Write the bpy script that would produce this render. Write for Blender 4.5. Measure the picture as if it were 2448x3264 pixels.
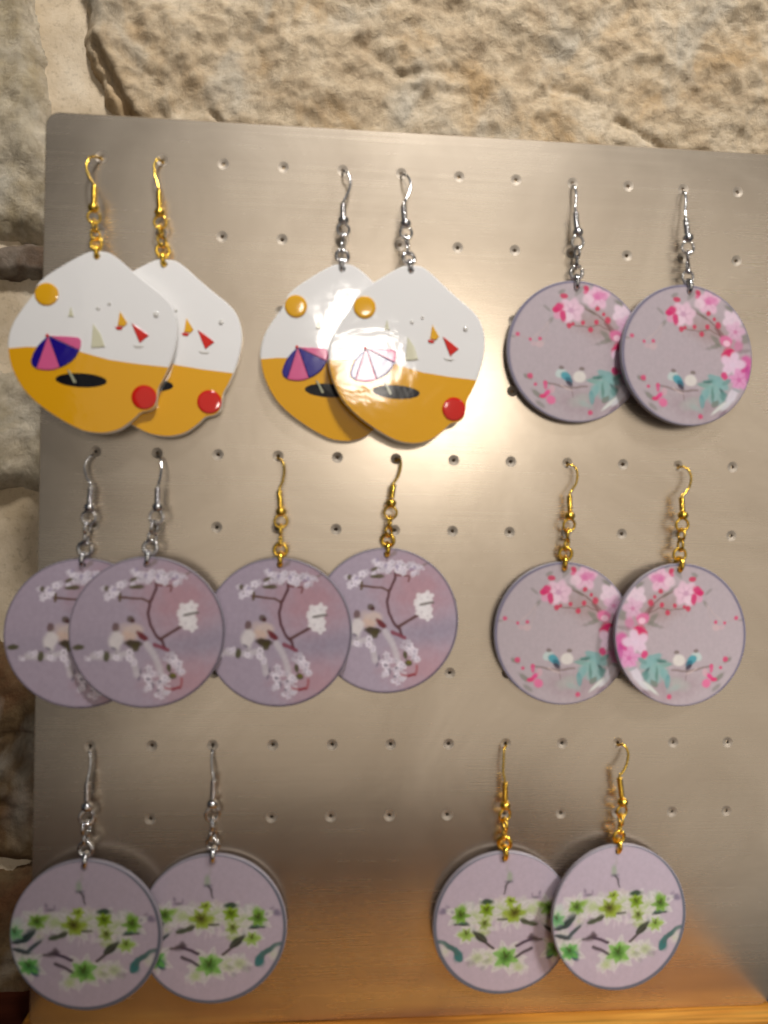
import bpy, bmesh, math, random
import numpy as np
from mathutils import Vector, Matrix, noise
from mathutils.geometry import delaunay_2d_cdt

# ------------------------------------------------------------------ set-up
for o in list(bpy.data.objects):
    bpy.data.objects.remove(o, do_unlink=True)
SC = bpy.context.scene
COL = SC.collection
R = random.Random(7)
FLOOR = 289.0                       # board millimetres from the first hole row down to the foot of the sheet


def W(bx, by, d):
    """board millimetres (x right, y down, d in front of the sheet) -> world metres"""
    return Vector((bx / 1000.0, -d / 1000.0, (FLOOR - by) / 1000.0))


# camera (solved from the perforation grid)
cam = bpy.data.cameras.new('camera')
cam_ob = bpy.data.objects.new('camera', cam)
COL.objects.link(cam_ob)
RC = ((0.99648355, -0.01848304, -0.08172457),
      (0.01844612, 0.99982913, -0.00120676),
      (0.08173291, -0.00030499, 0.99665422))


def bw(v):
    return Vector((v[0], v[2], -v[1]))


right, up, back = bw(RC[0]), -bw(RC[1]), -bw(RC[2])
M3 = Matrix((right, up, back)).transposed()
cam_ob.matrix_world = Matrix.Translation(W(74.786, 115.908, 261.595)) @ M3.to_4x4()
cam.sensor_fit = 'HORIZONTAL'
cam.sensor_width = 36.0
cam.lens = 36.03
cam.clip_start = 0.01
cam.clip_end = 20.0
cam.dof.use_dof = True
cam.dof.focus_distance = 0.33
cam.dof.aperture_fstop = 8.8
SC.camera = cam_ob

# world: dim warm shop interior
wd = bpy.data.worlds.new('World')
SC.world = wd
wd.use_nodes = True
bg = wd.node_tree.nodes['Background']
bg.inputs['Color'].default_value = (0.80, 0.88, 1.0, 1)
bg.inputs['Strength'].default_value = 0.055

# lamps: one warm shop spot over the photographer's shoulder, an added side fill and room-glow panel
def lamp(name, kind, loc, target, energy, color):
    l = bpy.data.lights.new(name, kind)
    l.energy = energy
    l.color = color
    o = bpy.data.objects.new(name, l)
    COL.objects.link(o)
    o.location = loc
    o.rotation_euler = (Vector(target) - Vector(loc)).to_track_quat('-Z', 'Y').to_euler()
    return l, o


SPOT = Vector((0.235, -0.90, 0.360))            # small bare bulb behind the photographer: the glare on the resin
bl_, bl_o = lamp('bulb', 'POINT', SPOT, (0.11, 0.0, 0.2), 2.9, (1.0, 0.92, 0.82))
bl_.shadow_soft_size = 0.046
sp, sp_o = lamp('shop_spot', 'SPOT', (0.30, -0.90, 1.42), (0.16, 0.0, 0.52), 142.0, (1.0, 0.965, 0.93))
sp.spot_size = math.radians(27.5)
sp.spot_blend = 1.0
sp.shadow_soft_size = 0.12
sb, sb_o = lamp('side_fill', 'SPOT', (0.62, -0.48, 0.56), (0.215, -0.02, 0.04), 27.0, (1.0, 0.95, 0.90))  # added fill, no known source: brightens the lower right and the foot
sb.spot_size = math.radians(22)
sb.spot_blend = 1.0
sb.shadow_soft_size = 0.08
ar, ar_o = lamp('room_glow_fill', 'AREA', (0.80, -2.1, 0.10), (0.80, 0.0, 0.1), 11.2, (1.0, 0.88, 0.74))  # added area lamp standing in for the bright room the steel mirrors
ar.shape = 'RECTANGLE'
ar.size = 2.6
ar.size_y = 2.3

SC.view_settings.view_transform = 'Standard'
SC.view_settings.look = 'None'
SC.view_settings.exposure = 0.0
SC.view_settings.gamma = 1.0
SC.view_settings.use_curve_mapping = False
SC.render.engine = 'CYCLES'
SC.render.resolution_x = 768
SC.render.resolution_y = 1024

# ------------------------------------------------------------------ materials
def s2l(c):
    return tuple(((x / 255.0) / 12.92 if x / 255.0 <= 0.04045 else ((x / 255.0 + 0.055) / 1.055) ** 2.4) for x in c)


def mat(name, color=(0.5, 0.5, 0.5), rough=0.5, metal=0.0, spec=0.5, coat=0.0):
    m = bpy.data.materials.new(name)
    m.use_nodes = True
    b = m.node_tree.nodes['Principled BSDF']
    b.inputs['Base Color'].default_value = (*color, 1)
    b.inputs['Roughness'].default_value = rough
    b.inputs['Metallic'].default_value = metal
    b.inputs['Specular IOR Level'].default_value = spec
    b.inputs['Coat Weight'].default_value = coat
    b.inputs['Coat Roughness'].default_value = 0.04
    return m


class NT:
    def __init__(self, m):
        self.t = m.node_tree
        self.b = self.t.nodes['Principled BSDF']
        self.tc = self.t.nodes.new('ShaderNodeTexCoord').outputs['Object']

    def new(self, kind, **kw):
        n = self.t.nodes.new(kind)
        for k, v in kw.items():
            setattr(n, k, v)
        return n

    def link(self, a, b):
        self.t.links.new(a, b)

    def noise(self, scale, detail=6, rough=0.6, dist=0.0, vec=None, stretch=None):
        n = self.new('ShaderNodeTexNoise')
        n.inputs['Scale'].default_value = scale
        n.inputs['Detail'].default_value = detail
        n.inputs['Roughness'].default_value = rough
        n.inputs['Distortion'].default_value = dist
        v = vec or self.tc
        if stretch:
            mp = self.new('ShaderNodeMapping')
            mp.inputs['Scale'].default_value = stretch
            self.link(v, mp.inputs['Vector'])
            v = mp.outputs['Vector']
        self.link(v, n.inputs['Vector'])
        return n.outputs['Fac']

    def ramp(self, fac, stops):
        n = self.new('ShaderNodeValToRGB')
        e = n.color_ramp.elements
        while len(e) < len(stops):
            e.new(0.5)
        for i, (p, c) in enumerate(stops):
            e[i].position = p
            e[i].color = (*c, 1) if len(c) == 3 else c
        self.link(fac, n.inputs['Fac'])
        return n.outputs['Color']

    def mix(self, fac, a, b, mode='MIX'):
        n = self.new('ShaderNodeMix', data_type='RGBA', blend_type=mode)
        for sock, v in ((n.inputs[0], fac), (n.inputs[6], a), (n.inputs[7], b)):
            if isinstance(v, (int, float)):
                sock.default_value = v
            elif isinstance(v, tuple):
                sock.default_value = (*v, 1) if len(v) == 3 else v
            else:
                self.link(v, sock)
        return n.outputs[2]

    def bump(self, h, strength, dist):
        n = self.new('ShaderNodeBump')
        n.inputs['Strength'].default_value = strength
        n.inputs['Distance'].default_value = dist
        self.link(h, n.inputs['Height'])
        return n.outputs['Normal']


G = lambda v: (v, v, v)


def stone_mat(name, c_lo, c_mid, c_hi, stain, seed):
    m = mat(name, c_mid, 0.9, spec=0.25)
    k = NT(m)
    off = k.new('ShaderNodeMapping')
    off.inputs['Location'].default_value = (seed * 1.7, seed * 0.9, seed * 2.3)
    k.link(k.tc, off.inputs['Vector'])
    v = off.outputs['Vector']
    base = k.ramp(k.noise(55, 8, 0.68, 0.4, v), [(0.30, c_lo), (0.5, c_mid), (0.72, c_hi)])
    st = k.ramp(k.noise(26, 5, 0.6, 0.9, v), [(0.50, G(0)), (0.68, G(0.75))])
    c = k.mix(st, base, stain)
    gr = k.ramp(k.noise(34, 4, 0.5, 0.6, v, (1.3, 1, 0.8)), [(0.52, G(0)), (0.68, G(0.55))])
    c = k.mix(gr, c, (0.47, 0.44, 0.37))
    fine = k.ramp(k.noise(420, 5, 0.7, 0.0, v), [(0.32, G(0.72)), (0.55, G(1.0))])
    c = k.mix(0.75, c, fine, 'MULTIPLY')
    pit = k.ramp(k.noise(120, 5, 0.65, 1.2, v, (0.7, 1, 1.5)), [(0.30, G(0.62)), (0.42, G(1.0))])
    c = k.mix(0.55, c, pit, 'MULTIPLY')
    k.link(c, k.b.inputs['Base Color'])
    k.link(k.bump(k.noise(210, 8, 0.72, 0.3, v), 0.8, 0.0016), k.b.inputs['Normal'])
    return m


M_STONE = stone_mat('limestone', (0.33, 0.24, 0.145), (0.48, 0.38, 0.255), (0.57, 0.48, 0.355), (0.42, 0.275, 0.13), 1)
M_STONE2 = stone_mat('pale_limestone', (0.27, 0.22, 0.14), (0.50, 0.43, 0.32), (0.63, 0.57, 0.45), (0.38, 0.30, 0.17), 2)
M_SHARD = stone_mat('brown_shard', (0.07, 0.045, 0.03), (0.13, 0.085, 0.055), (0.24, 0.19, 0.15), (0.16, 0.15, 0.15), 3)
M_SHADED_STONE = stone_mat('shaded_ochre_stone', (0.07, 0.040, 0.02), (0.15, 0.095, 0.045), (0.25, 0.17, 0.09), (0.15, 0.06, 0.025), 4)  # ochre stone, colour lowered to carry the shade at the wall's lower left

M_MORTAR = mat('lime_mortar', (0.55, 0.46, 0.34), 0.95, spec=0.15)
k = NT(M_MORTAR)
c = k.ramp(k.noise(40, 6, 0.6, 0.3), [(0.3, (0.44, 0.345, 0.225)), (0.5, (0.56, 0.46, 0.33)), (0.7, (0.64, 0.55, 0.42))])
c = k.mix(0.5, c, k.ramp(k.noise(500, 3, 0.6), [(0.32, G(0.6)), (0.45, G(1))]), 'MULTIPLY')
k.link(c, k.b.inputs['Base Color'])
k.link(k.bump(k.noise(700, 4, 0.7), 0.4, 0.0006), k.b.inputs['Normal'])

# brushed stainless sheet: a fairly clear lobe plus a wide one
M_STEEL = mat('brushed_steel', (0.62, 0.545, 0.455), 0.22, metal=1.0)
k = NT(M_STEEL)
wide = k.new('ShaderNodeBsdfPrincipled')
wide.inputs['Base Color'].default_value = (0.62, 0.54, 0.445, 1)
wide.inputs['Metallic'].default_value = 1.0
brush = k.noise(60, 5, 0.7, 0.0, None, (0.12, 1.0, 14.0))
smudge = k.noise(22, 5, 0.6, 0.5)
rr = k.ramp(smudge, [(0.3, G(0.44)), (0.7, G(0.54))])
k.link(rr, wide.inputs['Roughness'])
k.link(k.ramp(k.mix(0.5, brush, smudge), [(0.3, G(0.23)), (0.7, G(0.30))]), k.b.inputs['Roughness'])
nb = k.bump(brush, 0.05, 0.0002)
k.link(nb, k.b.inputs['Normal'])
k.link(nb, wide.inputs['Normal'])
sm_c = k.ramp(k.noise(14, 6, 0.65, 1.2), [(0.3, (0.57, 0.485, 0.385)), (0.7, (0.73, 0.635, 0.515))])
k.link(sm_c, k.b.inputs['Base Color'])
k.link(sm_c, wide.inputs['Base Color'])
ms = k.new('ShaderNodeMixShader')
ms.inputs[0].default_value = 0.16
k.link(k.b.outputs[0], ms.inputs[1])
k.link(wide.outputs[0], ms.inputs[2])
k.link(ms.outputs[0], k.t.nodes['Material Output'].inputs['Surface'])


M_PUNCH = mat('punched_steel', (0.42, 0.365, 0.30), 0.62, metal=0.75)


def metal_mat(name, col, rough):
    m = mat(name, col, rough, metal=1.0)
    k = NT(m)
    n = k.noise(900, 3, 0.6)
    k.link(k.ramp(n, [(0.3, G(rough * 0.75)), (0.7, G(rough * 1.3))]), k.b.inputs['Roughness'])
    return m


M_GOLD = metal_mat('gold_plate', (0.95, 0.62, 0.09), 0.2)
M_SILVER = metal_mat('silver_plate', (0.66, 0.65, 0.65), 0.15)

M_PINE = mat('varnished_pine', (0.5, 0.25, 0.06), 0.6, spec=0.15)
k = NT(M_PINE)
gn = k.noise(30, 4, 0.55, 0.6, None, (0.16, 2.2, 2.2))
c = k.ramp(gn, [(0.34, (0.24, 0.07, 0.010)), (0.45, (0.55, 0.23, 0.03)), (0.56, (0.70, 0.36, 0.065)), (0.68, (0.46, 0.17, 0.022))])
fib = k.ramp(k.noise(170, 4, 0.6, 0.3, None, (0.05, 2.0, 2.0)), [(0.38, G(0.38)), (0.55, G(1))])
c = k.mix(0.8, c, fib, 'MULTIPLY')
k.link(c, k.b.inputs['Base Color'])
k.link(k.bump(gn, 0.2, 0.0005), k.b.inputs['Normal'])

M_DARKWOOD = mat('dark_red_wood', (0.06, 0.015, 0.01), 0.85, spec=0.05)
k = NT(M_DARKWOOD)
c = k.ramp(k.noise(18, 5, 0.6, 0.5, None, (0.2, 2, 2)), [(0.35, (0.05, 0.012, 0.006)), (0.65, (0.13, 0.032, 0.014))])
k.link(c, k.b.inputs['Base Color'])


def resin(name, col, rough=0.07):
    m = mat(name, col, rough, spec=0.5)
    k = NT(m)
    k.link(k.bump(k.noise(70, 3, 0.5, 0.4), 0.10, 0.0016), k.b.inputs['Normal'])
    return m


M_WHITE = resin('white_resin', (0.80, 0.79, 0.78))
M_SAND = resin('mustard_print', (0.74, 0.36, 0.006))
M_SUN = resin('sun_print', (0.74, 0.38, 0.01), 0.1)
M_RED = resin('red_print', (0.60, 0.012, 0.006), 0.1)
M_BLUE = resin('blue_print', (0.012, 0.003, 0.21), 0.1)
M_PINK = resin('pink_print', (0.66, 0.11, 0.27), 0.1)
M_BLACK = resin('black_print', (0.004, 0.004, 0.007), 0.12)
M_BLACK.node_tree.nodes['Principled BSDF'].inputs['Specular IOR Level'].default_value = 0.22
M_CREAM = resin('cream_print', (0.62, 0.60, 0.43), 0.1)
M_POLE = resin('pole_print', (0.38, 0.38, 0.26), 0.12)
M_PALE = resin('pale_grey_print', (0.66, 0.64, 0.60), 0.1)

# printed discs: colours of the flat print live in a colour attribute of the face
M_PRINT = mat('printed_disc', (0.4, 0.35, 0.36), 0.30, spec=0.38)
k = NT(M_PRINT)
at_ = k.new('ShaderNodeAttribute', attribute_name='print')
k.link(at_.outputs['Color'], k.b.inputs['Base Color'])
k.link(k.bump(k.noise(900, 3, 0.6), 0.12, 0.0002), k.b.inputs['Normal'])
M_EDGE = mat('disc_edge', (0.30, 0.28, 0.33), 0.45, spec=0.4)

# ------------------------------------------------------------------ mesh helpers
def link(name, me, material, parent=None, smooth=True):
    o = bpy.data.objects.new(name, me)
    COL.objects.link(o)
    if material is not None and not me.materials:
        me.materials.append(material)
    if smooth:
        me.polygons.foreach_set('use_smooth', [True] * len(me.polygons))
    if parent is not None:
        o.parent = parent
    return o


def pydata(name, vs, fs):
    me = bpy.data.meshes.new(name)
    me.from_pydata([tuple(v) for v in vs], [], fs)
    me.update()
    return me


def empty(name, loc, label, category, group=None):
    o = bpy.data.objects.new(name, None)
    COL.objects.link(o)
    o.location = loc
    o.empty_display_size = 0.005
    o['label'] = label
    o['category'] = category
    if group:
        o['group'] = group
    return o


def catmull(pts, n=8):
    P = [Vector(p) for p in pts]
    P = [P[0] * 2 - P[1]] + P + [P[-1] * 2 - P[-2]]
    out = []
    for i in range(1, len(P) - 2):
        a, b, c_, d = P[i - 1], P[i], P[i + 1], P[i + 2]
        for s in range(n):
            t = s / n
            out.append(0.5 * ((2 * b) + (c_ - a) * t + (2 * a - 5 * b + 4 * c_ - d) * t * t + (3 * b - a - 3 * c_ + d) * t ** 3))
    out.append(P[-2])
    return out


def tube(path, r, seg=10, closed=False):
    n = len(path)
    vs, fs = [], []
    ref = Vector((0.31, 0.87, 0.12)).normalized()
    for i in range(n):
        if closed:
            t = path[(i + 1) % n] - path[i - 1]
        else:
            t = path[min(i + 1, n - 1)] - path[max(i - 1, 0)]
        t.normalize()
        a = (ref - t * ref.dot(t))
        if a.length < 1e-4:
            a = t.orthogonal()
        a.normalize()
        ref = a
        b = t.cross(a)
        for j in range(seg):
            an = 2 * math.pi * j / seg
            vs.append(path[i] + (a * math.cos(an) + b * math.sin(an)) * r)
    m = n if closed else n - 1
    for i in range(m):
        for j in range(seg):
            i2 = (i + 1) % n
            fs.append((i * seg + j, i * seg + (j + 1) % seg, i2 * seg + (j + 1) % seg, i2 * seg + j))
    if not closed:
        fs.append(tuple(range(seg))[::-1])
        fs.append(tuple((n - 1) * seg + j for j in range(seg)))
    return vs, fs


def ring_mesh(name, rad, wire, squash=1.0, gap=0.0, seg=28):
    """jump ring in its local XZ plane; a small gap where its ends meet"""
    pts = []
    n = seg
    for i in range(n + 1 if gap else n):
        a = (gap / 2 + (2 * math.pi - gap) * i / n) if gap else 2 * math.pi * i / n
        a += math.radians(70)
        pts.append(Vector((rad * squash * math.cos(a), 0, rad * math.sin(a))))
    vs, fs = tube(pts, wire, 10, closed=not gap)
    return pydata(name, vs, fs)


def lathe(profile, seg=20):
    """profile [(r, z)] around z"""
    vs, fs = [], []
    for r, z in profile:
        for j in range(seg):
            a = 2 * math.pi * j / seg
            vs.append((r * math.cos(a), r * math.sin(a), z))
    for i in range(len(profile) - 1):
        for j in range(seg):
            fs.append((i * seg + j, i * seg + (j + 1) % seg, (i + 1) * seg + (j + 1) % seg, (i + 1) * seg + j))
    fs.append(tuple(range(seg))[::-1])
    fs.append(tuple((len(profile) - 1) * seg + j for j in range(seg)))
    return vs, fs


def circle(cx, cy, r, n):
    return [(cx + r * math.cos(2 * math.pi * i / n), cy + r * math.sin(2 * math.pi * i / n)) for i in range(n)]


def cdt(outline, holes, interior=()):
    pts = [Vector(p) for p in outline]
    edges = [(i, (i + 1) % len(outline)) for i in range(len(outline))]
    for h in holes:
        s = len(pts)
        pts += [Vector(p) for p in h]
        edges += [(s + i, s + (i + 1) % len(h)) for i in range(len(h))]
    pts += [Vector(p) for p in interior]
    v, e, f, *_ = delaunay_2d_cdt(pts, edges, [], 1, 1e-7)
    if holes:                                         # drop the triangles that fill the round holes
        hc = np.array([np.mean(np.array(h), axis=0) for h in holes])
        hr = np.array([math.hypot(h[0][0] - c[0], h[0][1] - c[1]) for h, c in zip(holes, hc)])
        V = np.array([(p.x, p.y) for p in v])
        keep = []
        for t in f:
            m = V[list(t)].mean(0)
            if not np.any(np.hypot(hc[:, 0] - m[0], hc[:, 1] - m[1]) < hr * 0.97):
                keep.append(t)
        f = keep
    return v, f


def shrink(outline, d):
    n = len(outline)
    area = sum(outline[i][0] * outline[(i + 1) % n][1] - outline[(i + 1) % n][0] * outline[i][1] for i in range(n))
    s = 1 if area > 0 else -1
    out = []
    for i in range(n):
        a, b, c_ = Vector(outline[i - 1]), Vector(outline[i]), Vector(outline[(i + 1) % n])
        t1, t2 = (b - a).normalized(), (c_ - b).normalized()
        nn = Vector((-(t1.y + t2.y), t1.x + t2.x))
        nn.normalize()
        out.append(tuple(b + nn * d * s))
    return out


def slab(name, outline, hole, t, bev, interior, front_mat, edge_mat, colour=None, dome=0.0):
    """pendant plate in local XZ (mm), front towards -Y, origin at the hanging hole"""
    inner = shrink(outline, bev)
    v2, f2 = cdt(inner, [hole] if hole else [], interior)
    me = bpy.data.meshes.new(name)
    verts, faces, mi = [], [], []
    rmax = max(Vector(p).length for p in outline)
    for p in v2:
        verts.append((p.x / 1000, 0.0, p.y / 1000))
    for f in f2:
        a, b, c_ = [v2[i] for i in f[:3]]
        cr = (b - a).cross(c_ - a)
        faces.append(tuple(f) if cr > 0 else tuple(reversed(f)))
        mi.append(0)
    nfront = len(verts)
    key = {}
    for i, p in enumerate(v2):
        key[(round(p.x, 4), round(p.y, 4))] = i

    def loop(pts, y):
        s = len(verts)
        for p in pts:
            verts.append((p[0] / 1000, y / 1000, p[1] / 1000))
        return list(range(s, s + len(pts)))

    def bridge(a, b):
        n = len(a)
        for i in range(n):
            faces.append((a[i], b[i], b[(i + 1) % n], a[(i + 1) % n]))
            mi.append(1)

    l0 = [key[(round(p[0], 4), round(p[1], 4))] for p in inner]
    l1 = loop(outline, bev * 0.8)
    l2 = loop(outline, t)
    bridge(l0, l1)
    bridge(l1, l2)
    if hole:
        h0 = [key[(round(p[0], 4), round(p[1], 4))] for p in hole]
        h1 = loop(hole, t)
        bridge(h1, h0)
    v3, f3 = cdt(outline, [hole] if hole else [])
    s = len(verts)
    for p in v3:
        verts.append((p.x / 1000, t / 1000, p.y / 1000))
    for f in f3:
        a, b, c_ = [v3[i] for i in f[:3]]
        cr = (b - a).cross(c_ - a)
        ff = tuple(reversed(f)) if cr > 0 else tuple(f)
        faces.append(tuple(i + s for i in ff))
        mi.append(1)
    me.from_pydata(verts, [], faces)
    me.materials.append(front_mat)
    me.materials.append(edge_mat)
    me.polygons.foreach_set('material_index', mi)
    if colour is not None:
        xy = np.array([(p.x, p.y) for p in v2])
        rgb = colour(xy)
        ca = me.color_attributes.new('print', 'FLOAT_COLOR', 'POINT')
        full = np.ones((len(verts), 4), dtype=np.float32) * 0.1
        full[:, 3] = 1
        full[:nfront, :3] = rgb
        ca.data.foreach_set('color', full.ravel())
    me.update()
    return me


# ------------------------------------------------------------------ the wall
wall = empty('stone_wall', W(110, 120, -42), 'rough limestone rubble wall with pale mortar behind the steel sheet', 'wall')
WALL_D = -42.0


def grid_mesh(name, x0, x1, y0, y1, sp, keep, height):
    nx, ny = int((x1 - x0) / sp) + 1, int((y1 - y0) / sp) + 1
    xs, ys = np.meshgrid(x0 + np.arange(nx) * sp, y0 + np.arange(ny) * sp)
    ok = keep(xs, ys)
    idx = -np.ones(xs.shape, dtype=int)
    verts = []
    for j in range(ny):
        for i in range(nx):
            if ok[j, i]:
                idx[j, i] = len(verts)
                x, y = xs[j, i], ys[j, i]
                verts.append(W(x, y, WALL_D + height(x, y, j, i)))
    faces = []
    for j in range(ny - 1):
        for i in range(nx - 1):
            q = (idx[j, i], idx[j, i + 1], idx[j + 1, i + 1], idx[j + 1, i])
            if min(q) >= 0:
                faces.append(tuple(int(a) for a in reversed(q)))
    return pydata(name, verts, faces)


def add_to_wall(name, me, m):
    o = link(name, me, m, wall)
    o.matrix_parent_inverse = Matrix.Translation(-wall.location)
    return o


def mortar_h(x, y, j, i):
    p = Vector((x / 24, y / 24, 3.1))
    return 1.5 * noise.fractal(p, 1.0, 2.0, 5) + 0.35 * noise.noise(Vector((x / 2.2, y / 2.2, 9)))


add_to_wall('mortar', grid_mesh('mortar', -150, 350, -190, 311, 2.5, lambda a, b: a > -1e9, mortar_h), M_MORTAR)


def stone(poly, h, edge, seed, m, sp=1.3, rough=1.0, grooves=(), tilt=(0, 0)):
    P = np.array(poly, dtype=float)
    x0, y0 = P.min(0) - 2
    x1, y1 = P.max(0) + 2
    cx, cy = P.mean(0)
    store = {}

    def keep(xs, ys):
        inside = np.zeros(xs.shape, bool)
        dist = np.full(xs.shape, 1e9)
        n = len(P)
        wob = np.zeros(xs.shape)
        for j in range(xs.shape[0]):
            for i in range(xs.shape[1]):
                q = Vector((xs[j, i] / 13, ys[j, i] / 13, seed * 3.3))
                wob[j, i] = 3.2 * noise.noise(q) + 1.3 * noise.noise(q * 3.1)
        for a in range(n):
            ax, ay = P[a]
            bx, by = P[(a + 1) % n]
            dx, dy = bx - ax, by - ay
            t = np.clip(((xs - ax) * dx + (ys - ay) * dy) / (dx * dx + dy * dy), 0, 1)
            dist = np.minimum(dist, np.hypot(xs - ax - t * dx, ys - ay - t * dy))
            c_ = ((ay > ys) != (by > ys)) & (xs < (bx - ax) * (ys - ay) / (by - ay + 1e-9) + ax)
            inside ^= c_
        sd = np.where(inside, dist, -dist) + wob
        gr = np.zeros(xs.shape)
        for pts, w, dep in grooves:
            for a in range(len(pts) - 1):
                ax, ay = pts[a]
                bx, by = pts[a + 1]
                dx, dy = bx - ax, by - ay
                t = np.clip(((xs - ax) * dx + (ys - ay) * dy) / (dx * dx + dy * dy), 0, 1)
                dd = np.hypot(xs - ax - t * dx, ys - ay - t * dy) + 0.8 * wob * 0.3
                gr = np.minimum(gr, -dep * np.exp(-(dd / w) ** 2))
        store['sd'], store['gr'] = sd, gr
        return sd > -1.6

    def height(x, y, j, i):
        d = store['sd'][j, i]
        s = max(0.0, min(1.0, d / edge))
        pil = h * (1 - (1 - s) ** 2.2)
        q = Vector((x / 30, y / 30, seed * 7.7))
        n1 = noise.fractal(q, 0.85, 2.1, 7)
        n2 = noise.turbulence(q * 2.3 + Vector((3, 1, 2)), 4, True)
        n3 = noise.voronoi(q * 4.0)[0][0]
        amp = min(1.0, max(0.0, d / 4.0 + 0.25)) * rough
        return (-2.2 if d <= 0 else 0) + pil + amp * (2.6 * n1 - 1.6 * n2 + 1.6 * n3) + store['gr'][j, i] \
            + (x - cx) * tilt[0] + (y - cy) * tilt[1]

    me = grid_mesh('stone', x0, x1, y0, y1, sp, keep, height)
    return add_to_wall('stone', me, m)


stone([(-19, -72), (-16, -52), (-8, -36), (-2, -27), (9, -8), (14, 14), (140, 18), (275, 14), (282, -60), (276, -112), (60, -116), (-24, -110)],
      9.5, 10, 1, M_STONE, 0.9, 1.2,
      grooves=[([(-13, -58), (-7, -46), (0, -32), (4, -24)], 1.7, 5.0), ([(30, -34), (37, -27), (46, -25)], 1.3, 2.4),
               ([(85, -64), (102, -52), (118, -55)], 2.2, 2.2), ([(96, -22), (128, -27), (140, -20)], 1.4, 1.6),
               ([(165, -52), (176, -48)], 2.6, 2.4), ([(188, -40), (207, -30), (226, -28), (236, -20)], 1.8, 2.6)])
stone([(-100, -150), (-38, -150), (-37, -72), (-34, -52), (-28, -28), (-17, -4), (-12, 15), (-60, 17), (-105, 12)], 7.5, 8, 2, M_STONE2, 1.4, 1.1,
      grooves=[([(-37, -32), (-31, -20), (-26, -6), (-25, 10)], 1.5, 2.2)])
stone([(-110, 18), (-60, 17.5), (-10, 18.5), (-4, 25), (-12, 30.5), (-60, 31), (-110, 30)], 6.5, 4, 3, M_SHARD, 1.0, 0.5)
stone([(-110, 66), (-50, 63), (-10, 66), (6, 90), (-6, 112), (-50, 110), (-110, 112)], 8.5, 8, 4, M_STONE2, 1.4, 1.2)
stone([(-110, 172), (-48, 166), (-8, 172), (8, 200), (4, 240), (-20, 252), (-110, 248)], 9, 10, 5, M_SHADED_STONE, 1.4, 1.4,
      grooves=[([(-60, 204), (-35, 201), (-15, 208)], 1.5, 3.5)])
stone([(-110, 250), (-40, 253), (0, 250), (10, 280), (2, 316), (-110, 316)], 8, 9, 6, M_SHADED_STONE, 1.6, 1.2)

# ------------------------------------------------------------------ table and wooden foot
def box(name, x0, x1, y0, y1, z0, z1, m, parent=None, bev=0.001, cuts=0):
    bm = bmesh.new()
    bmesh.ops.create_cube(bm, size=1)
    for v in bm.verts:
        v.co = Vector(((x0 + x1) / 2 + v.co.x * (x1 - x0), (y0 + y1) / 2 + v.co.y * (y1 - y0), (z0 + z1) / 2 + v.co.z * (z1 - z0)))
    bmesh.ops.bevel(bm, geom=bm.edges[:], offset=bev, segments=3, profile=0.6, affect='EDGES')
    me = bpy.data.meshes.new(name)
    bm.to_mesh(me)
    bm.free()
    o = link(name, me, m, parent, smooth=False)
    return o


t_ = box('table_top', -0.55, 0.243, -0.235, 0.046, -0.036, -0.007, M_DARKWOOD, bev=0.003)
t_['kind'] = 'structure'
foot = box('wooden_foot', -0.022, 0.2385, -0.088, 0.016, -0.007, 0.0, M_PINE, bev=0.0015)
foot['label'] = 'orange varnished pine board lying flat under the steel sheet'
foot['category'] = 'wooden board'

# ------------------------------------------------------------------ perforated steel sheet
board = empty('display_board', W(110, FLOOR, 0), 'perforated brushed steel sheet standing upright and hung with earrings', 'display board')
COLS, ROWS, PX, PY = 12, 10, 20.0, 24.398
BX0, BX1, BY0, BY1, TH = -18.0, 237.2, -14.2, FLOOR, 1.5


def rounded(x0, x1, y0, y1, r):
    out = []
    for cx, cy, a0 in ((x1 - r, y1 - r, 0), (x0 + r, y1 - r, 90), (x0 + r, y0 + r, 180), (x1 - r, y0 + r, 270)):
        for s in range(7):
            a = math.radians(a0 + 15 * s)
            out.append((cx + r * math.cos(a), cy + r * math.sin(a)))
    return out


out_l = rounded(BX0, BX1, BY0, BY1, 4.5)
in_l = rounded(BX0 + 0.3, BX1 - 0.3, BY0 + 0.3, BY1 - 0.3, 4.2)
SEG = 20
cent = [(c_ * PX, r_ * PY) for r_ in range(ROWS) for c_ in range(COLS)]
HR = [(1.9, 0.0), (1.6, -0.07), (1.1, -0.2), (0.64, -0.34), (0.58, -TH)]   # punched cone
v2, f2 = cdt(in_l, [circle(x, y, HR[0][0], SEG) for x, y in cent])
verts, faces, key = [], [], {}
for i, p in enumerate(v2):
    verts.append(W(p.x, p.y, 0))
    key[(round(p.x, 3), round(p.y, 3))] = i
for f in f2:
    a, b, c_ = [v2[i] for i in f[:3]]
    faces.append(tuple(f) if (b - a).cross(c_ - a) < 0 else tuple(reversed(f)))


def bl(pts, d):
    s = len(verts)
    verts.extend(W(p[0], p[1], d) for p in pts)
    return list(range(s, s + len(pts)))


def br(a, b):
    n = len(a)
    for i in range(n):
        faces.append((a[i], a[(i + 1) % n], b[(i + 1) % n], b[i]))


def kk(pts):
    return [key[(round(p[0], 3), round(p[1], 3))] for p in pts]


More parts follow.
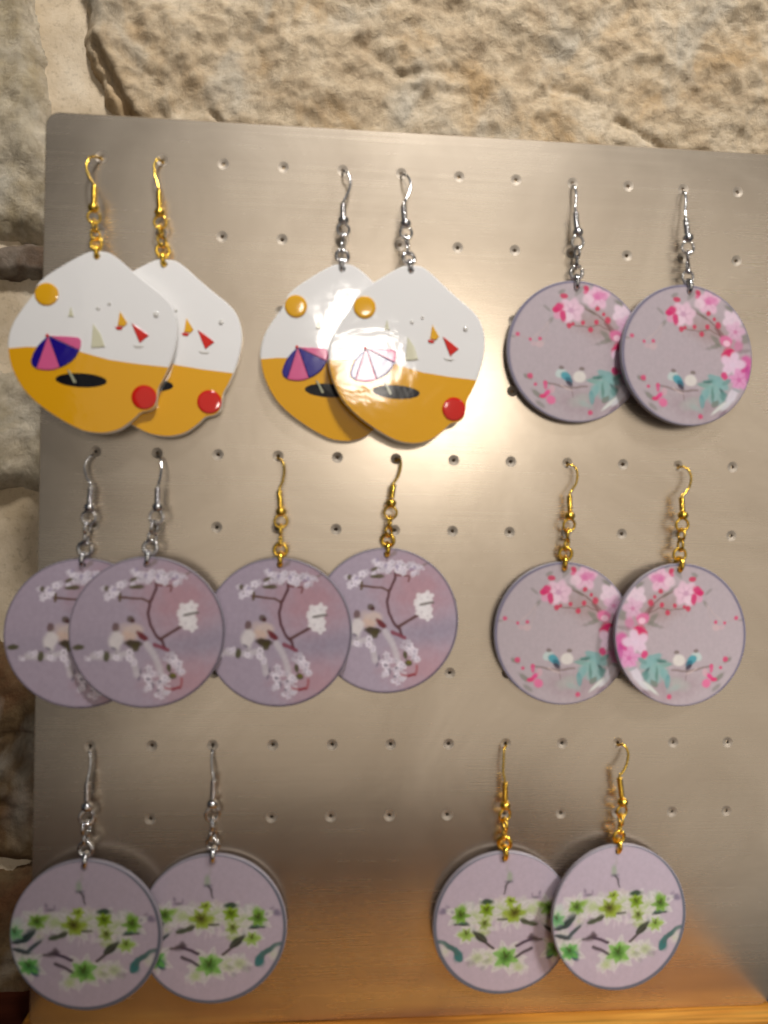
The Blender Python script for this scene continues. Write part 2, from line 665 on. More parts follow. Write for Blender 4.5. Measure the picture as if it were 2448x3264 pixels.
l0 = kk(in_l)
l1 = bl(out_l, -0.3)
l2 = bl(out_l, -TH)
br(l0[::-1], l1[::-1])
br(l1[::-1], l2[::-1])
backs = []
fmat = [0] * len(faces)
for x, y in cent:
    prev = kk(circle(x, y, HR[0][0], SEG))
    for r_, d in HR[1:]:
        cur = bl(circle(x, y, r_, SEG), d)
        br(prev, cur)
        prev = cur
    backs.append(circle(x, y, HR[-1][0], SEG))
fmat += [1] * (len(faces) - len(fmat))
v3, f3 = cdt(out_l, backs)
s = len(verts)
verts.extend(W(p.x, p.y, -TH) for p in v3)
for f in f3:
    a, b, c_ = [v3[i] for i in f[:3]]
    faces.append(tuple(i + s for i in (f if (b - a).cross(c_ - a) > 0 else reversed(f))))
me = pydata('steel_sheet', verts, faces)
me.materials.append(M_STEEL)
me.materials.append(M_PUNCH)
me.polygons.foreach_set('material_index', fmat + [0] * (len(faces) - len(fmat)))
sh = link('steel_sheet', me, M_STEEL, board, smooth=False)
sh.matrix_parent_inverse = Matrix.Translation(-board.location)

# ------------------------------------------------------------------ the prints
class Paint:
    """flat print evaluated at points (disc radius = 1, y up)"""

    def __init__(self, xy, base):
        self.x, self.y = xy[:, 0], xy[:, 1]
        self.c = np.tile(np.array(base, dtype=float), (len(xy), 1))
        n1 = np.array([noise.noise(Vector((a * 9, b * 9, 1.3))) for a, b in xy])
        n2 = np.array([noise.noise(Vector((a * 9, b * 9, 7.9))) for a, b in xy])
        n3 = np.array([noise.noise(Vector((a * 22, b * 22, 4.4))) for a, b in xy])
        self.wx, self.wy, self.n3 = n1, n2, n3
        self.T = (0.0, 0.0, 1.0, 1.0)

    def frame(self, cx, cy, rx, ry):
        self.T = (cx, cy, rx, ry)

    def p(self, x, y):
        cx, cy, rx, ry = self.T
        return (x - cx) / rx, (cy - y) / ry

    def put(self, a, col):
        a = np.clip(a, 0, 1)[:, None]
        self.c = self.c * (1 - a) + np.array(s2l(col)) * a

    def blob(self, x, y, rx, ry, col, ang=0, al=0.9, soft=0.55, wob=0.3):
        u, v = self.p(x, y)
        sx, sy = rx / self.T[2], ry / self.T[3]
        ca, sa = math.cos(math.radians(ang)), math.sin(math.radians(ang))
        dx, dy = self.x - u, self.y - v
        q = np.hypot((dx * ca + dy * sa) / sx, (-dx * sa + dy * ca) / sy) + wob * (self.wx + 0.5 * self.n3)
        self.put(al * np.clip((1.0 + soft * 0.5 - q) / soft, 0, 1), col)

    def line(self, pts, w, col, al=0.85, soft=0.6, wob=0.012):
        d = np.full(len(self.x), 9.0)
        P = [self.p(*q) for q in pts]
        px, py = self.x + wob * self.wx, self.y + wob * self.wy
        for (ax, ay), (bx, by) in zip(P[:-1], P[1:]):
            dx, dy = bx - ax, by - ay
            t = np.clip(((px - ax) * dx + (py - ay) * dy) / (dx * dx + dy * dy + 1e-12), 0, 1)
            d = np.minimum(d, np.hypot(px - ax - t * dx, py - ay - t * dy))
        w = w / self.T[2]
        self.put(al * np.clip((w * (1 + soft / 2) - d) / (w * soft), 0, 1), col)

    def flower(self, x, y, r, col, heart, n=5, rot=0, al=0.8, dark=None):
        for k_ in range(n):
            a = math.radians(rot + 360 * k_ / n)
            self.blob(x + r * 0.55 * math.cos(a), y - r * 0.55 * math.sin(a), r * 0.52, r * 0.40, col, math.degrees(a), al, 0.5, 0.2)
        if dark:
            for k_ in range(n):
                a = math.radians(rot + 360 * k_ / n)
                self.line([(x, y), (x + r * 0.6 * math.cos(a), y - r * 0.6 * math.sin(a))], r * 0.05, dark, 0.35, 1.0)
        self.blob(x, y, r * 0.22, r * 0.2, heart, 0, 0.8, 0.8)

    def petal(self, x, y, ln, w, ang, col, al=0.85, tip=None):
        """pointed petal or leaf growing from (x, y)"""
        u, v = self.p(x, y)
        ca, sa = math.cos(math.radians(ang)), math.sin(math.radians(ang))
        L_, w_ = ln / self.T[2], w / self.T[2]
        dx, dy = self.x - u + 0.010 * self.wx, self.y - v + 0.010 * self.wy
        t = (dx * ca + dy * sa) / L_
        s_ = (-dx * sa + dy * ca)
        tt = np.clip(t, 0, 1)
        hw = w_ * np.sin(math.pi * tt ** 0.75) ** 0.8 + 1e-4
        a = np.clip((hw - np.abs(s_)) / (0.35 * w_) + 0.35, 0, 1) * (t > 0) * (t < 1)
        self.put(al * a, col)
        if tip:
            self.put(al * a * np.clip((0.55 - tt) * 2.2, 0, 1), tip)
        self.put(0.35 * a * np.clip(1 - np.abs(s_) / (0.14 * w_), 0, 1) * (tt < 0.8), (130, 134, 110))

    def lily(self, x, y, r, col, heart, rot=0, n=6, squash=1.0, rnd=None):
        for k_ in range(n):
            a = rot + 360 * k_ / n + (rnd.uniform(-12, 12) if rnd else 0)
            self.petal(x, y, r * (0.8 + 0.3 * abs(math.cos(math.radians(a)))) * squash, r * 0.24, a, col, 0.85, heart)

    def rim(self, ox, oy, r, col, al=0.9):
        d = np.hypot(self.x - ox, self.y - oy)
        self.put(al * np.clip((d - r) / 0.018 + 0.5, 0, 1), col)


def pink_print(xy):
    g = Paint(xy, s2l((178, 164, 170)))
    g.frame(848, 835, 718, 760)
    g.put(0.35 * np.clip(0.5 - g.x + 0.5 * g.wx, 0, 1), (176, 166, 172))
    g.blob(1100, 560, 330, 130, (160, 134, 130), -20, 0.6, 1.2)
    g.blob(1000, 1380, 330, 130, (156, 132, 138), 0, 0.5, 1.2)
    for x, y, r1, r2, an, al in ((540, 390, 50, 16, -40, .45), (578, 515, 40, 22, 60, .6), (690, 200, 45, 22, 30, .55), (870, 190, 60, 24, 50, .45),
                                 (960, 370, 70, 16, -35, .6), (1010, 410, 45, 14, -30, .6), (1290, 290, 55, 24, -35, .7), (1030, 115, 50, 20, -10, .5),
                                 (1160, 660, 70, 30, -45, .6), (1140, 720, 80, 26, 20, .55), (1480, 600, 60, 55, 0, .6), (180, 705, 45, 16, 0, .6),
                                 (345, 1125, 46, 22, -30, .7), (440, 1300, 60, 24, -40, .7), (490, 1420, 60, 22, -35, .5)):
        g.blob(x, y, r1, r2, (112, 116, 102), an, al, 0.7)
    # twigs
    g.line([(745, 555), (850, 560), (960, 565), (1090, 545), (1200, 600)], 8, (120, 92, 88), 0.6)
    g.line([(1200, 610), (1170, 520), (1080, 440), (930, 370)], 9, (118, 88, 84), 0.65)
    g.line([(1220, 600), (1160, 520)], 24, (118, 74, 74), 0.6)
    g.line([(575, 520), (470, 640), (380, 730)], 7, (190, 172, 172), 0.6)
    g.line([(560, 560), (500, 780)], 6, (188, 170, 170), 0.5)
    g.line([(380, 720), (250, 700), (150, 730)], 6, (184, 160, 162), 0.5)
    g.line([(560, 1185), (700, 1215), (800, 1225), (960, 1205)], 13, (118, 98, 92), 0.6)
    g.line([(800, 1210), (815, 1330)], 8, (116, 98, 96), 0.5)
    g.line([(690, 1200), (810, 1260)], 8, (206, 184, 178), 0.6)
    # blossoms at the top
    g.flower(1060, 240, 128, (226, 182, 204), (206, 110, 160), 5, 20, 0.85, (198, 110, 160))
    g.blob(960, 270, 60, 50, (226, 198, 210), 0, .8)
    g.blob(1080, 225, 62, 46, (212, 118, 168), 25, .75)
    g.blob(1140, 240, 34, 44, (214, 130, 176), 0, .6)
    g.flower(790, 400, 130, (224, 188, 206), (196, 150, 178), 6, 10, 0.85, (190, 140, 168))
    g.blob(760, 470, 50, 40, (228, 204, 216), 0, .7)
    g.blob(655, 455, 50, 45, (222, 150, 182), 0, .7)
    g.blob(655, 375, 60, 40, (206, 52, 112), 35, .95)
    g.blob(630, 400, 38, 26, (204, 40, 104), 0, .95)
    g.blob(700, 455, 30, 56, (202, 50, 110), 12, .95)
    g.blob(715, 248, 42, 26, (194, 62, 96), -5, .95)
    g.blob(945, 158, 28, 34, (196, 48, 92), 15, .95)
    g.blob(935, 195, 22, 22, (212, 96, 138), 15, .8)
    for x, y, r in ((915, 525, 21), (1055, 512, 24), (1175, 488, 34), (995, 595, 22), (1130, 425, 18), (1065, 365, 22), (770, 560, 26), (810, 540, 18)):
        g.blob(x, y, r, r * 1.15, (196, 48, 84), R.uniform(-30, 30), .9, .6)
    for x, y, r in ((238, 678, 25), (370, 728, 17), (468, 715, 21), (370, 1115, 29), (426, 1205, 17), (1000, 1488, 27), (530, 1180, 24)):
        g.blob(x, y, r, r, (204, 66, 112), 0, .9, .6)
    g.blob(470, 770, 40, 34, (206, 176, 178), 0, .6)
    g.blob(400, 770, 30, 26, (206, 170, 178), 0, .5)
    # right cluster
    g.flower(1330, 410, 110, (226, 202, 216), (214, 190, 206), 5, 60, .85)
    g.flower(1370, 540, 110, (216, 172, 198), (202, 120, 160), 5, 10, .75, (196, 130, 168))
    g.blob(1270, 650, 66, 56, (216, 110, 156), 0, .9)
    g.blob(1275, 675, 34, 28, (236, 196, 212), 0, .9)
    g.blob(1405, 700, 52, 62, (204, 118, 160), 0, .7)
    g.blob(1290, 810, 72, 76, (206, 34, 96), 30, .95)
    g.blob(1330, 755, 48, 26, (206, 40, 100), 0, .95)
    g.blob(1500, 850, 70, 70, (206, 92, 156), 0, .9)
    g.blob(1495, 950, 62, 90, (210, 104, 162), 0, .85)
    g.flower(1350, 900, 135, (222, 194, 214), (220, 196, 216), 5, 80, .95)
    g.blob(1470, 960, 70, 26, (200, 60, 136), 35, .75)
    g.flower(1420, 1060, 118, (218, 150, 192), (208, 110, 166), 5, 30, .9, (196, 90, 150))
    g.blob(1255, 1025, 34, 40, (210, 62, 122), 10, .95)
    g.blob(1520, 1010, 30, 110, (186, 70, 146), 5, .7)
    g.blob(1470, 740, 80, 24, (128, 112, 116), 10, .5)
    # teal leaf fan
    for x, y, r1, r2, an, c_ in ((1150, 1060, 80, 36, -10, (122, 166, 166)), (1080, 1105, 78, 26, 5, (96, 140, 136)), (1070, 1110, 50, 12, 8, (66, 112, 104)),
                                 (1050, 1150, 90, 26, -8, (118, 160, 152)), (1120, 1190, 120, 60, 30, (132, 174, 170)), (1230, 1130, 90, 44, -30, (128, 172, 172)),
                                 (1180, 1260, 100, 90, 0, (134, 174, 172)), (1240, 1210, 46, 20, -50, (62, 96, 96)), (1260, 1250, 46, 60, 20, (96, 140, 136)),
                                 (1040, 1260, 80, 40, 60, (126, 170, 170)), (1010, 1320, 30, 72, 8, (92, 152, 156)), (1130, 1250, 20, 80, 5, (96, 136, 128)),
                                 (1290, 1090, 50, 22, 30, (110, 150, 146)), (1160, 1340, 50, 30, 40, (116, 126, 116))):
        g.blob(x, y, r1, r2, c_, an, .85, .55, .3)
    g.blob(900, 1360, 110, 60, (170, 176, 170), 20, .6, 1.0)
    g.blob(950, 1400, 70, 30, (156, 176, 172), -20, .6, 1.0)
    # pale leaves lower right
    g.blob(1340, 1250, 110, 50, (214, 206, 216), 55, .9)
    g.blob(1210, 1380, 110, 22, (212, 216, 210), 40, .9)
    g.blob(1280, 1350, 90, 26, (208, 208, 212), 45, .8)
    g.blob(1390, 1170, 46, 20, (150, 158, 162), -20, .7)
    g.blob(1240, 1440, 60, 22, (126, 104, 116), 40, .7)
    # red-pink sprig lower left
    g.blob(550, 1290, 40, 26, (216, 70, 134), 30, .95)
    g.blob(510, 1325, 36, 22, (212, 50, 110), 10, .95)
    g.blob(590, 1360, 50, 48, (220, 106, 152), 0, .9)
    g.blob(600, 1250, 26, 46, (212, 166, 178), 0, .6)
    g.blob(530, 1215, 18, 40, (210, 84, 134), 0, .8)
    # little blue bird and pale bird
    g.blob(690, 1075, 50, 44, (190, 208, 204), 20, .8)
    g.blob(745, 1110, 58, 44, (70, 150, 164), -35, .95, .4, .1)
    g.blob(775, 1150, 44, 34, (46, 104, 124), -35, .9, .5, .1)
    g.blob(780, 1182, 40, 24, (62, 54, 70), -35, .9, .5, .1)
    g.blob(885, 1105, 66, 62, (216, 210, 204), 0, .95, .35, .15)
    g.blob(695, 1015, 26, 20, (116, 100, 96), 0, .8)
    g.blob(905, 1020, 28, 18, (114, 100, 92), 0, .8)
    g.c *= (1 + 0.05 * g.n3[:, None])
    g.rim(0.014, -0.006, 0.972, (104, 100, 124))
    return np.clip(g.c, 0.002, 0.9)


def white_print(xy):
    g = Paint(xy, s2l((174, 162, 176)))
    g.frame(770, 930, 855, 860)
    g.blob(1150, 560, 380, 330, (186, 140, 146), 0, .58, 1.4)
    g.blob(1250, 1500, 380, 260, (190, 146, 152), 0, .55, 1.4)
    g.blob(1350, 1050, 420, 130, (152, 144, 160), 10, .6, 1.4)
    g.blob(200, 1080, 300, 140, (160, 152, 166), 0, .4, 1.4)
    # stems
    st = (92, 50, 56)
    g.line([(870, 360), (880, 430), (800, 580), (780, 720), (800, 850), (880, 980), (930, 1030), (960, 1100)], 17, st, .85)
    g.line([(880, 390), (1040, 400), (1030, 460)], 14, (128, 82, 82), .8)
    g.line([(790, 575), (720, 545), (560, 530), (470, 520)], 15, (108, 76, 66), .85)
    g.line([(920, 1000), (1030, 930), (1140, 870)], 18, (100, 66, 64), .9)
    g.line([(850, 1070), (990, 1130)], 24, (138, 66, 84), .85)
    g.line([(480, 560), (480, 480)], 16, (106, 88, 58), .8)
    # top spray of white-lilac flowers
    r2 = random.Random(3)

    def bits(x, y, r):
        for _ in range(4):
            xx, yy = x + r2.uniform(-0.6, 0.6) * r, y + r2.uniform(-0.55, 0.55) * r
            t = r2.randint(-18, 14)
            g.flower(xx, yy, r * r2.uniform(0.38, 0.62), (216 + t, 209 + t, 218 + t), (172, 160, 182), 5, r2.uniform(0, 72), r2.uniform(.55, .85), (156, 146, 164))
        g.blob(x + r2.uniform(-.5, .5) * r, y + r2.uniform(-.5, .5) * r, r * .16, r * .12, (128, 116, 120), r2.uniform(0, 90), .55, .8)

    for x, y, r in ((430, 430, 80), (380, 500, 70), (520, 400, 80), (650, 230, 60), (700, 300, 85), (790, 330, 90), (800, 260, 70), (880, 290, 80),
                    (960, 280, 80), (1050, 310, 80), (1130, 300, 70), (1110, 390, 60), (1000, 330, 70), (620, 350, 60), (300, 400, 50), (1190, 300, 40)):
        bits(x, y, r)
    for x, y in ((660, 215), (890, 290), (1060, 320), (1100, 300), (420, 430), (760, 280)):
        g.blob(x, y, 26, 18, (156, 142, 172), r2.uniform(0, 90), .65, .8)
    for x, y, a, b, an in ((630, 320, 46, 20, 25), (690, 405, 50, 24, 0), (620, 410, 40, 18, 0), (330, 420, 24, 34, -20), (1230, 260, 50, 16, 20), (850, 140, 60, 22, 40)):
        g.blob(x, y, a, b, (96, 88, 58), an, .85 if y > 280 else .4, .6)
    # flower on the right
    for x, y, r in ((1190, 680, 80), (1260, 650, 70), (1230, 770, 80), (1190, 830, 70), (1260, 870, 60), (1160, 750, 60)):
        g.flower(x, y, r * 1.1, (226, 222, 224), (206, 200, 204), 5, r2.uniform(0, 72), .85)
    g.line([(1180, 735), (1230, 728), (1320, 715)], 16, (112, 104, 100), .8)
    # little birds in the middle
    g.blob(590, 770, 48, 46, (108, 94, 86), -20, .9, .5)
    g.blob(610, 790, 26, 24, (88, 44, 48), 0, .9)
    g.blob(425, 865, 42, 50, (116, 92, 90), 10, .85, .5)
    g.blob(600, 900, 120, 80, (206, 190, 182), -10, .85, .6)
    g.blob(560, 970, 80, 60, (204, 180, 166), -20, .7, .7)
    g.blob(715, 970, 76, 34, (118, 44, 54), -38, .95, .45)
    g.blob(600, 1050, 100, 40, (74, 62, 40), -4, .95, .45)
    g.blob(630, 1090, 44, 44, (86, 78, 42), 0, .9)
    g.blob(430, 1010, 80, 100, (214, 208, 208), 0, .9, .5)
    # lower spray
    for pts, w in (([(760, 1060), (850, 1200), (900, 1350), (940, 1500)], 34), ([(430, 1180), (560, 1160), (620, 1270), (650, 1400)], 34), ([(180, 1180), (300, 1190), (450, 1190)], 34)):
        g.line(pts, w, (202, 196, 200), .75, 1.0)
    for x, y, r in ((440, 1180, 70), (540, 1180, 80), (230, 1150, 60), (130, 1200, 60), (600, 1260, 50), (780, 1380, 80), (740, 1440, 60), (800, 1480, 70), (760, 1560, 60),
                    (880, 1540, 70), (920, 1640, 70), (960, 1480, 60), (920, 1420, 60), (1060, 1260, 80), (1000, 1200, 70), (1080, 1360, 80), (1140, 1390, 60), (860, 1630, 50), (960, 1600, 60)):
        bits(x, y, r)
    for x, y, a, b, an in ((690, 1370, 14, 34, 0), (770, 1460, 24, 16, 0), (820, 1530, 14, 40, 0), (900, 1490, 20, 14, 0), (670, 1450, 14, 30, -20), (880, 1590, 20, 16, 0), (400, 1100, 30, 16, -30)):
        g.blob(x, y, a, b, (132, 124, 138), an, .8, .7)
    for x, y, a, b, an in ((320, 1180, 34, 60, -8), (1000, 1340, 24, 50, 10), (1040, 1430, 44, 34, -10), (15, 1075, 64, 32, 10)):
        g.blob(x, y, a, b, (86, 84, 48), an, .9, .5)
    g.blob(1050, 1420, 30, 20, (122, 116, 30), 0, .8)
    g.line([(960, 1570), (1050, 1580), (1130, 1560), (1140, 1470)], 16, (166, 92, 96), .7, .9)
    g.line([(1040, 1585), (1120, 1575)], 14, (146, 58, 72), .8)
    g.c *= (1 + 0.05 * g.n3[:, None])
    g.c = 0.38 * (g.c / 0.38) ** 1.22
    g.rim(-0.006, 0.004, 0.974, (92, 82, 98))
    return np.clip(g.c, 0.002, 0.9)


def green_print(xy):
    g = Paint(xy, s2l((177, 166, 178)))
    g.frame(817, 842, 742, 778)
    r2 = random.Random(5)
    # grey-white lily petals
    for x, y, r in ((520, 680, 110), (430, 700, 100), (330, 690, 110), (620, 640, 90), (700, 720, 120), (850, 690, 120), (850, 620, 80), (800, 760, 80), (980, 760, 80), (1120, 720, 110),
                    (1120, 800, 80), (1190, 660, 80), (1250, 720, 90), (1200, 920, 110), (1080, 960, 80), (150, 740, 110), (180, 980, 90), (180, 1100, 110), (300, 1080, 80), (180, 1220, 60),
                    (790, 1220, 120), (940, 1180, 90), (1000, 1240, 90), (1090, 1200, 90), (700, 1330, 60), (600, 1340, 60), (1420, 1120, 60), (360, 840, 70), (1040, 860, 70)):
        g.flower(x, y, r, (186 + r2.randint(-6, 10), 186, 182), (178, 184, 156), 6, r2.uniform(0, 60), .55, (158, 166, 148))
    for k_ in range(30):
        x, y = r2.choice([(560, 1360), (650, 1390), (740, 1370), (660, 880), (780, 880), (880, 880), (330, 620), (220, 640), (940, 1200)])
        g.blob(x + r2.uniform(-30, 30), y + r2.uniform(-30, 30), 12, 42, (196, 188, 194), r2.uniform(-15, 15), .5, .8)
    for x, y, r, ro in ((150, 760, 150, 20), (350, 690, 185, 10), (520, 700, 150, 40), (700, 735, 215, 15), (860, 700, 170, 50), (1010, 700, 170, 0), (1020, 860, 130, 30), (1130, 760, 160, 60), (1270, 730, 175, 25),
                        (1210, 950, 130, 10), (250, 1140, 190, 35), (790, 1215, 220, 12), (980, 1220, 150, 40), (1090, 1210, 130, 5), (650, 1330, 110, 70)):
        g.lily(x, y, r, (194, 192, 192), (168, 184, 134), ro, 6, 1.0, r2)
    lime, leaf, deep, teal, dusk = (140, 164, 56), (112, 152, 66), (50, 70, 52), (58, 116, 116), (92, 80, 100)

    def B(x, y, rx, ry, col, ang=0, al=0.9):
        g.blob(x, y, rx * 0.95, ry * 0.95, col, ang, al * 0.8, 0.95, 0.45)

    B(765, 330, 28, 60, (142, 160, 132), 0, .8); B(770, 390, 36, 16, (100, 98, 112), 0, .8); B(805, 450, 14, 40, (130, 122, 134), 0, .7); B(790, 240, 16, 40, (164, 158, 158), 0, .6)
    B(480, 570, 50, 18, dusk, 0, .75); B(440, 530, 14, 30, dusk, 20, .6); B(520, 545, 12, 30, dusk, -10, .6)
    B(1460, 690, 44, 34, (92, 84, 112), -20, .8); B(1360, 700, 20, 24, (128, 122, 142), 0, .7); B(1410, 640, 26, 16, (120, 112, 130), 30, .6)
    # centre lily
    B(750, 595, 48, 40, (154, 176, 66), 20, .95); B(700, 740, 100, 66, lime, 0, .95); B(640, 740, 50, 34, (136, 164, 70), 0, .9); B(760, 760, 60, 44, (146, 160, 62), 0, .9)
    B(725, 800, 40, 40, (140, 160, 60), 0, .8); B(690, 710, 36, 54, (92, 82, 36), 8, .85); B(700, 730, 16, 40, (70, 48, 30), 0, .8)
    # left lily
    B(350, 690, 80, 60, leaf, 0, .95); B(420, 660, 56, 34, (146, 176, 90), 20, .9); B(360, 705, 30, 42, (64, 110, 44), 0, .85); B(310, 680, 40, 30, (130, 170, 90), 0, .8)
    B(150, 700, 70, 60, (172, 190, 184), 30, .7); B(130, 820, 70, 44, (124, 176, 126), 20, .9)
    B(270, 810, 80, 46, (56, 82, 80), 35, .95); B(150, 880, 90, 24, (64, 92, 90), 10, .9); B(230, 850, 46, 30, (42, 62, 66), 40, .85)
    B(320, 930, 100, 20, (92, 112, 116), 38, .8); B(150, 970, 80, 15, (84, 96, 100), -8, .8); B(240, 1005, 60, 22, (78, 92, 96), 0, .8)
    B(260, 1150, 80, 66, (104, 172, 92), 20, .95); B(200, 1100, 50, 50, (144, 180, 140), 0, .8); B(310, 1200, 44, 44, (60, 110, 100), 0, .9); B(330, 1240, 30, 20, (48, 78, 92), 0, .8)
    # right of centre
    B(1000, 600, 64, 30, (66, 88, 70), 0, .9); B(1000, 680, 66, 50, (134, 164, 28), 0, .95); B(1010, 800, 60, 60, (160, 176, 110), 0, .85)
    B(1020, 860, 22, 44, (96, 108, 56), 0, .85); B(1030, 940, 64, 40, (152, 172, 100), 0, .85)
    B(1270, 690, 50, 64, (124, 162, 68), 0, .95); B(1270, 720, 24, 50, (78, 122, 40), 0, .9); B(1280, 790, 56, 40, (112, 164, 70), 0, .9); B(1260, 830, 84, 20, (70, 106, 88), 0, .9)
    B(1210, 955, 84, 42, (160, 184, 110), 10, .9); B(1230, 950, 40, 24, (140, 168, 84), 0, .7)
    B(1070, 980, 90, 32, (70, 76, 64), 35, .9); g.line([(920, 1110), (1000, 1050), (1090, 980)], 15, (96, 84, 88), .85)
    B(560, 840, 100, 24, (108, 120, 90), 25, .7); B(500, 850, 40, 30, (96, 108, 84), 0, .7); B(830, 800, 60, 18, (120, 128, 100), 0, .7); B(620, 800, 40, 18, (90, 96, 72), 0, .7)
    for x, y, ln, w_, an, c_ in ((180, 900, 190, 34, 35, (44, 70, 70)), (110, 900, 120, 22, 8, (58, 84, 84)), (100, 960, 190, 22, -18, (70, 84, 92)), (230, 1010, 190, 22, 38, (80, 100, 104)), (1290, 830, 110, 22, 180, (64, 96, 84)), (990, 1040, 190, 40, 38, (60, 68, 58)),
                                 (640, 815, 130, 26, 200, (86, 96, 72)), (1260, 1250, 180, 46, 70, (54, 112, 114)), (1310, 1130, 200, 26, 35, (70, 104, 104)), (330, 1240, 130, 34, 120, (50, 96, 96)), (1050, 600, 120, 30, 180, (58, 80, 62)), (560, 850, 120, 24, 190, (92, 104, 82))):
        g.petal(x, y, ln, w_, an, c_, .9)
    # twigs
    B(470, 1030, 84, 26, (82, 70, 76), 12, .95); B(520, 1000, 34, 36, (84, 72, 78), 30, .9)
    g.line([(520, 1030), (600, 1065), (670, 1095)], 17, (94, 76, 100), .9)
    g.line([(515, 1125), (590, 1165), (670, 1215)], 17, (104, 92, 106), .85)
    # lower lily
    B(790, 1210, 90, 84, (126, 176, 92), 0, .95); B(830, 1140, 40, 50, (144, 184, 110), -20, .85); B(690, 1270, 50, 40, (158, 182, 128), 20, .8); B(860, 1260, 46, 50, (146, 184, 114), 0, .8)
    B(780, 1220, 40, 62, (66, 120, 52), 15, .9); B(800, 1270, 24, 24, (52, 84, 44), 0, .8)
    B(1150, 1260, 56, 40, (136, 134, 136), 0, .7); B(990, 1250, 36, 24, (150, 148, 150), 0, .7); B(1030, 1320, 30, 24, (148, 144, 152), 0, .7); B(1090, 1210, 40, 20, (152, 152, 150), -30, .6)
    B(1290, 1190, 40, 66, teal, -10, .95); g.line([(1300, 1150), (1360, 1080), (1440, 1030), (1490, 1010)], 22, (76, 108, 106), .85)
    B(1450, 1110, 40, 70, (184, 188, 180), -20, .6)
    g.c *= (1 + 0.05 * g.n3[:, None])
    for x, y, r, ro, c_, h_ in ((350, 690, 95, 20, (126, 160, 72), (60, 96, 40)), (705, 735, 125, 5, (146, 166, 64), (74, 64, 30)), (745, 610, 70, 70, (156, 178, 70), (130, 154, 60)), (1000, 690, 90, 40, (132, 162, 34), (84, 110, 30)),
                                (1018, 840, 80, 15, (150, 170, 96), (88, 102, 50)), (1270, 735, 105, 55, (118, 158, 64), (58, 92, 34)), (1210, 952, 90, 0, (152, 178, 98), (116, 148, 64)), (255, 1150, 110, 30, (104, 168, 92), (52, 104, 60)),
                                (790, 1215, 140, 22, (122, 172, 88), (50, 92, 42)), (130, 800, 90, 10, (120, 170, 124), (84, 140, 96))):
        g.lily(x, y, r, c_, h_, ro, 6, 1.0, r2)
        for k_ in range(3):
            a = math.radians(60 + 40 * k_ + r2.uniform(-20, 20))
            g.line([(x, y), (x + r * .5 * math.cos(a), y - r * .5 * math.sin(a))], 5, (64, 56, 30), .7)
    for pts in ([(640, 815), (520, 850), (470, 880)], [(920, 1110), (1000, 1050), (1120, 950)], [(380, 890), (300, 950), (220, 1010), (100, 965)], [(90, 905), (200, 880), (330, 770)],
                [(400, 1040), (500, 1020), (600, 1065), (680, 1100)], [(510, 1120), (600, 1165), (690, 1225)], [(820, 520), (800, 430), (770, 390)], [(880, 800), (780, 800)], [(1180, 850), (1330, 835)]):
        g.line(pts, 8, (66, 62, 62), .75)
    g.c = 0.38 * (g.c / 0.38) ** 1.15
    g.rim(-0.016, 0.015, 0.966, (80, 90, 104))
    return np.clip(g.c, 0.002, 0.9)


DR, HANG = 24.5, 22.3       # disc radius, centre to hanging hole


def hexpts(outline, hole_c, hole_r, sp):
    P = np.array(outline)
    x0, y0 = P.min(0)
    x1, y1 = P.max(0)
    pts = []
    j = 0
    y = y0
    while y < y1:
        x = x0 + (sp / 2 if j % 2 else 0)
        while x < x1:
            pts.append((x, y))
            x += sp
        y += sp * 0.866
        j += 1
    Q = np.array(pts)
    keep = np.hypot(Q[:, 0], Q[:, 1] + HANG) < DR - 0.55
    keep &= np.hypot(Q[:, 0] - hole_c[0], Q[:, 1] - hole_c[1]) > hole_r + 0.3
    return [tuple(q) for q in Q[keep]]


def disc_mesh(name, fn, flip):
    outl = circle(0, -HANG, DR, 120)
    inter = hexpts(outl, (0, 0), 1.1, 0.33)
    sgn = -1 if flip else 1
    return slab(name, outl, circle(0, 0, 1.1, 16), 1.7, 0.22, inter, M_PRINT, M_EDGE,
                lambda xy: fn(np.stack([sgn * xy[:, 0] / DR, (xy[:, 1] + HANG) / DR], 1)))


DISC = {
    'pink': disc_mesh('pink_blossom_disc', pink_print, False),
    'pink_m': disc_mesh('pink_blossom_disc_mirrored', pink_print, True),
    'white': disc_mesh('white_blossom_disc', white_print, False),
    'green': disc_mesh('green_lily_disc', green_print, False),
    'green_m': disc_mesh('green_lily_disc_mirrored', green_print, True),
}

# ------------------------------------------------------------------ beach pendant (outline traced in local mm, hole at 0,0)
def z2(p):
    return ((p[0] - 622) / 20.3, (790 - p[1]) / 20.3)


B_OUT = [(640, 757), (700, 764), (770, 808), (850, 876), (950, 955), (1040, 1022), (1095, 1078), (1130, 1150), (1146, 1230), (1144, 1310),
         (1128, 1400), (1100, 1495), (1065, 1580), (1036, 1640), (1028, 1700), (1018, 1752), (985, 1786), (925, 1806), (880, 1852), (800, 1915),
         (710, 1944), (620, 1944), (540, 1924), (420, 1862), (300, 1782), (210, 1700), (150, 1612), (110, 1520), (90, 1425), (93, 1335), (120, 1245),
         (165, 1165), (212, 1095), (240, 1050), (262, 990), (330, 922), (430, 850), (520, 792), (580, 763)]


def closed_smooth(pts, n=4):
    P = [Vector((p[0], p[1], 0)) for p in pts]
    m = len(P)
    out = []
    for i in range(m):
        a, b, c_, d = P[i - 1], P[i], P[(i + 1) % m], P[(i + 2) % m]
        for s_ in range(n):
            t = s_ / n
            q = 0.5 * ((2 * b) + (c_ - a) * t + (2 * a - 5 * b + 4 * c_ - d) * t * t + (3 * b - a - 3 * c_ + d) * t ** 3)
            out.append((q.x, q.y))
    return out


beach_outline = closed_smooth([z2(p) for p in B_OUT][::-1], 4)
BEACH = slab('beach_plate', beach_outline, circle(0, 0, 1.1, 16), 2.6, 0.35, [], M_WHITE, M_WHITE)


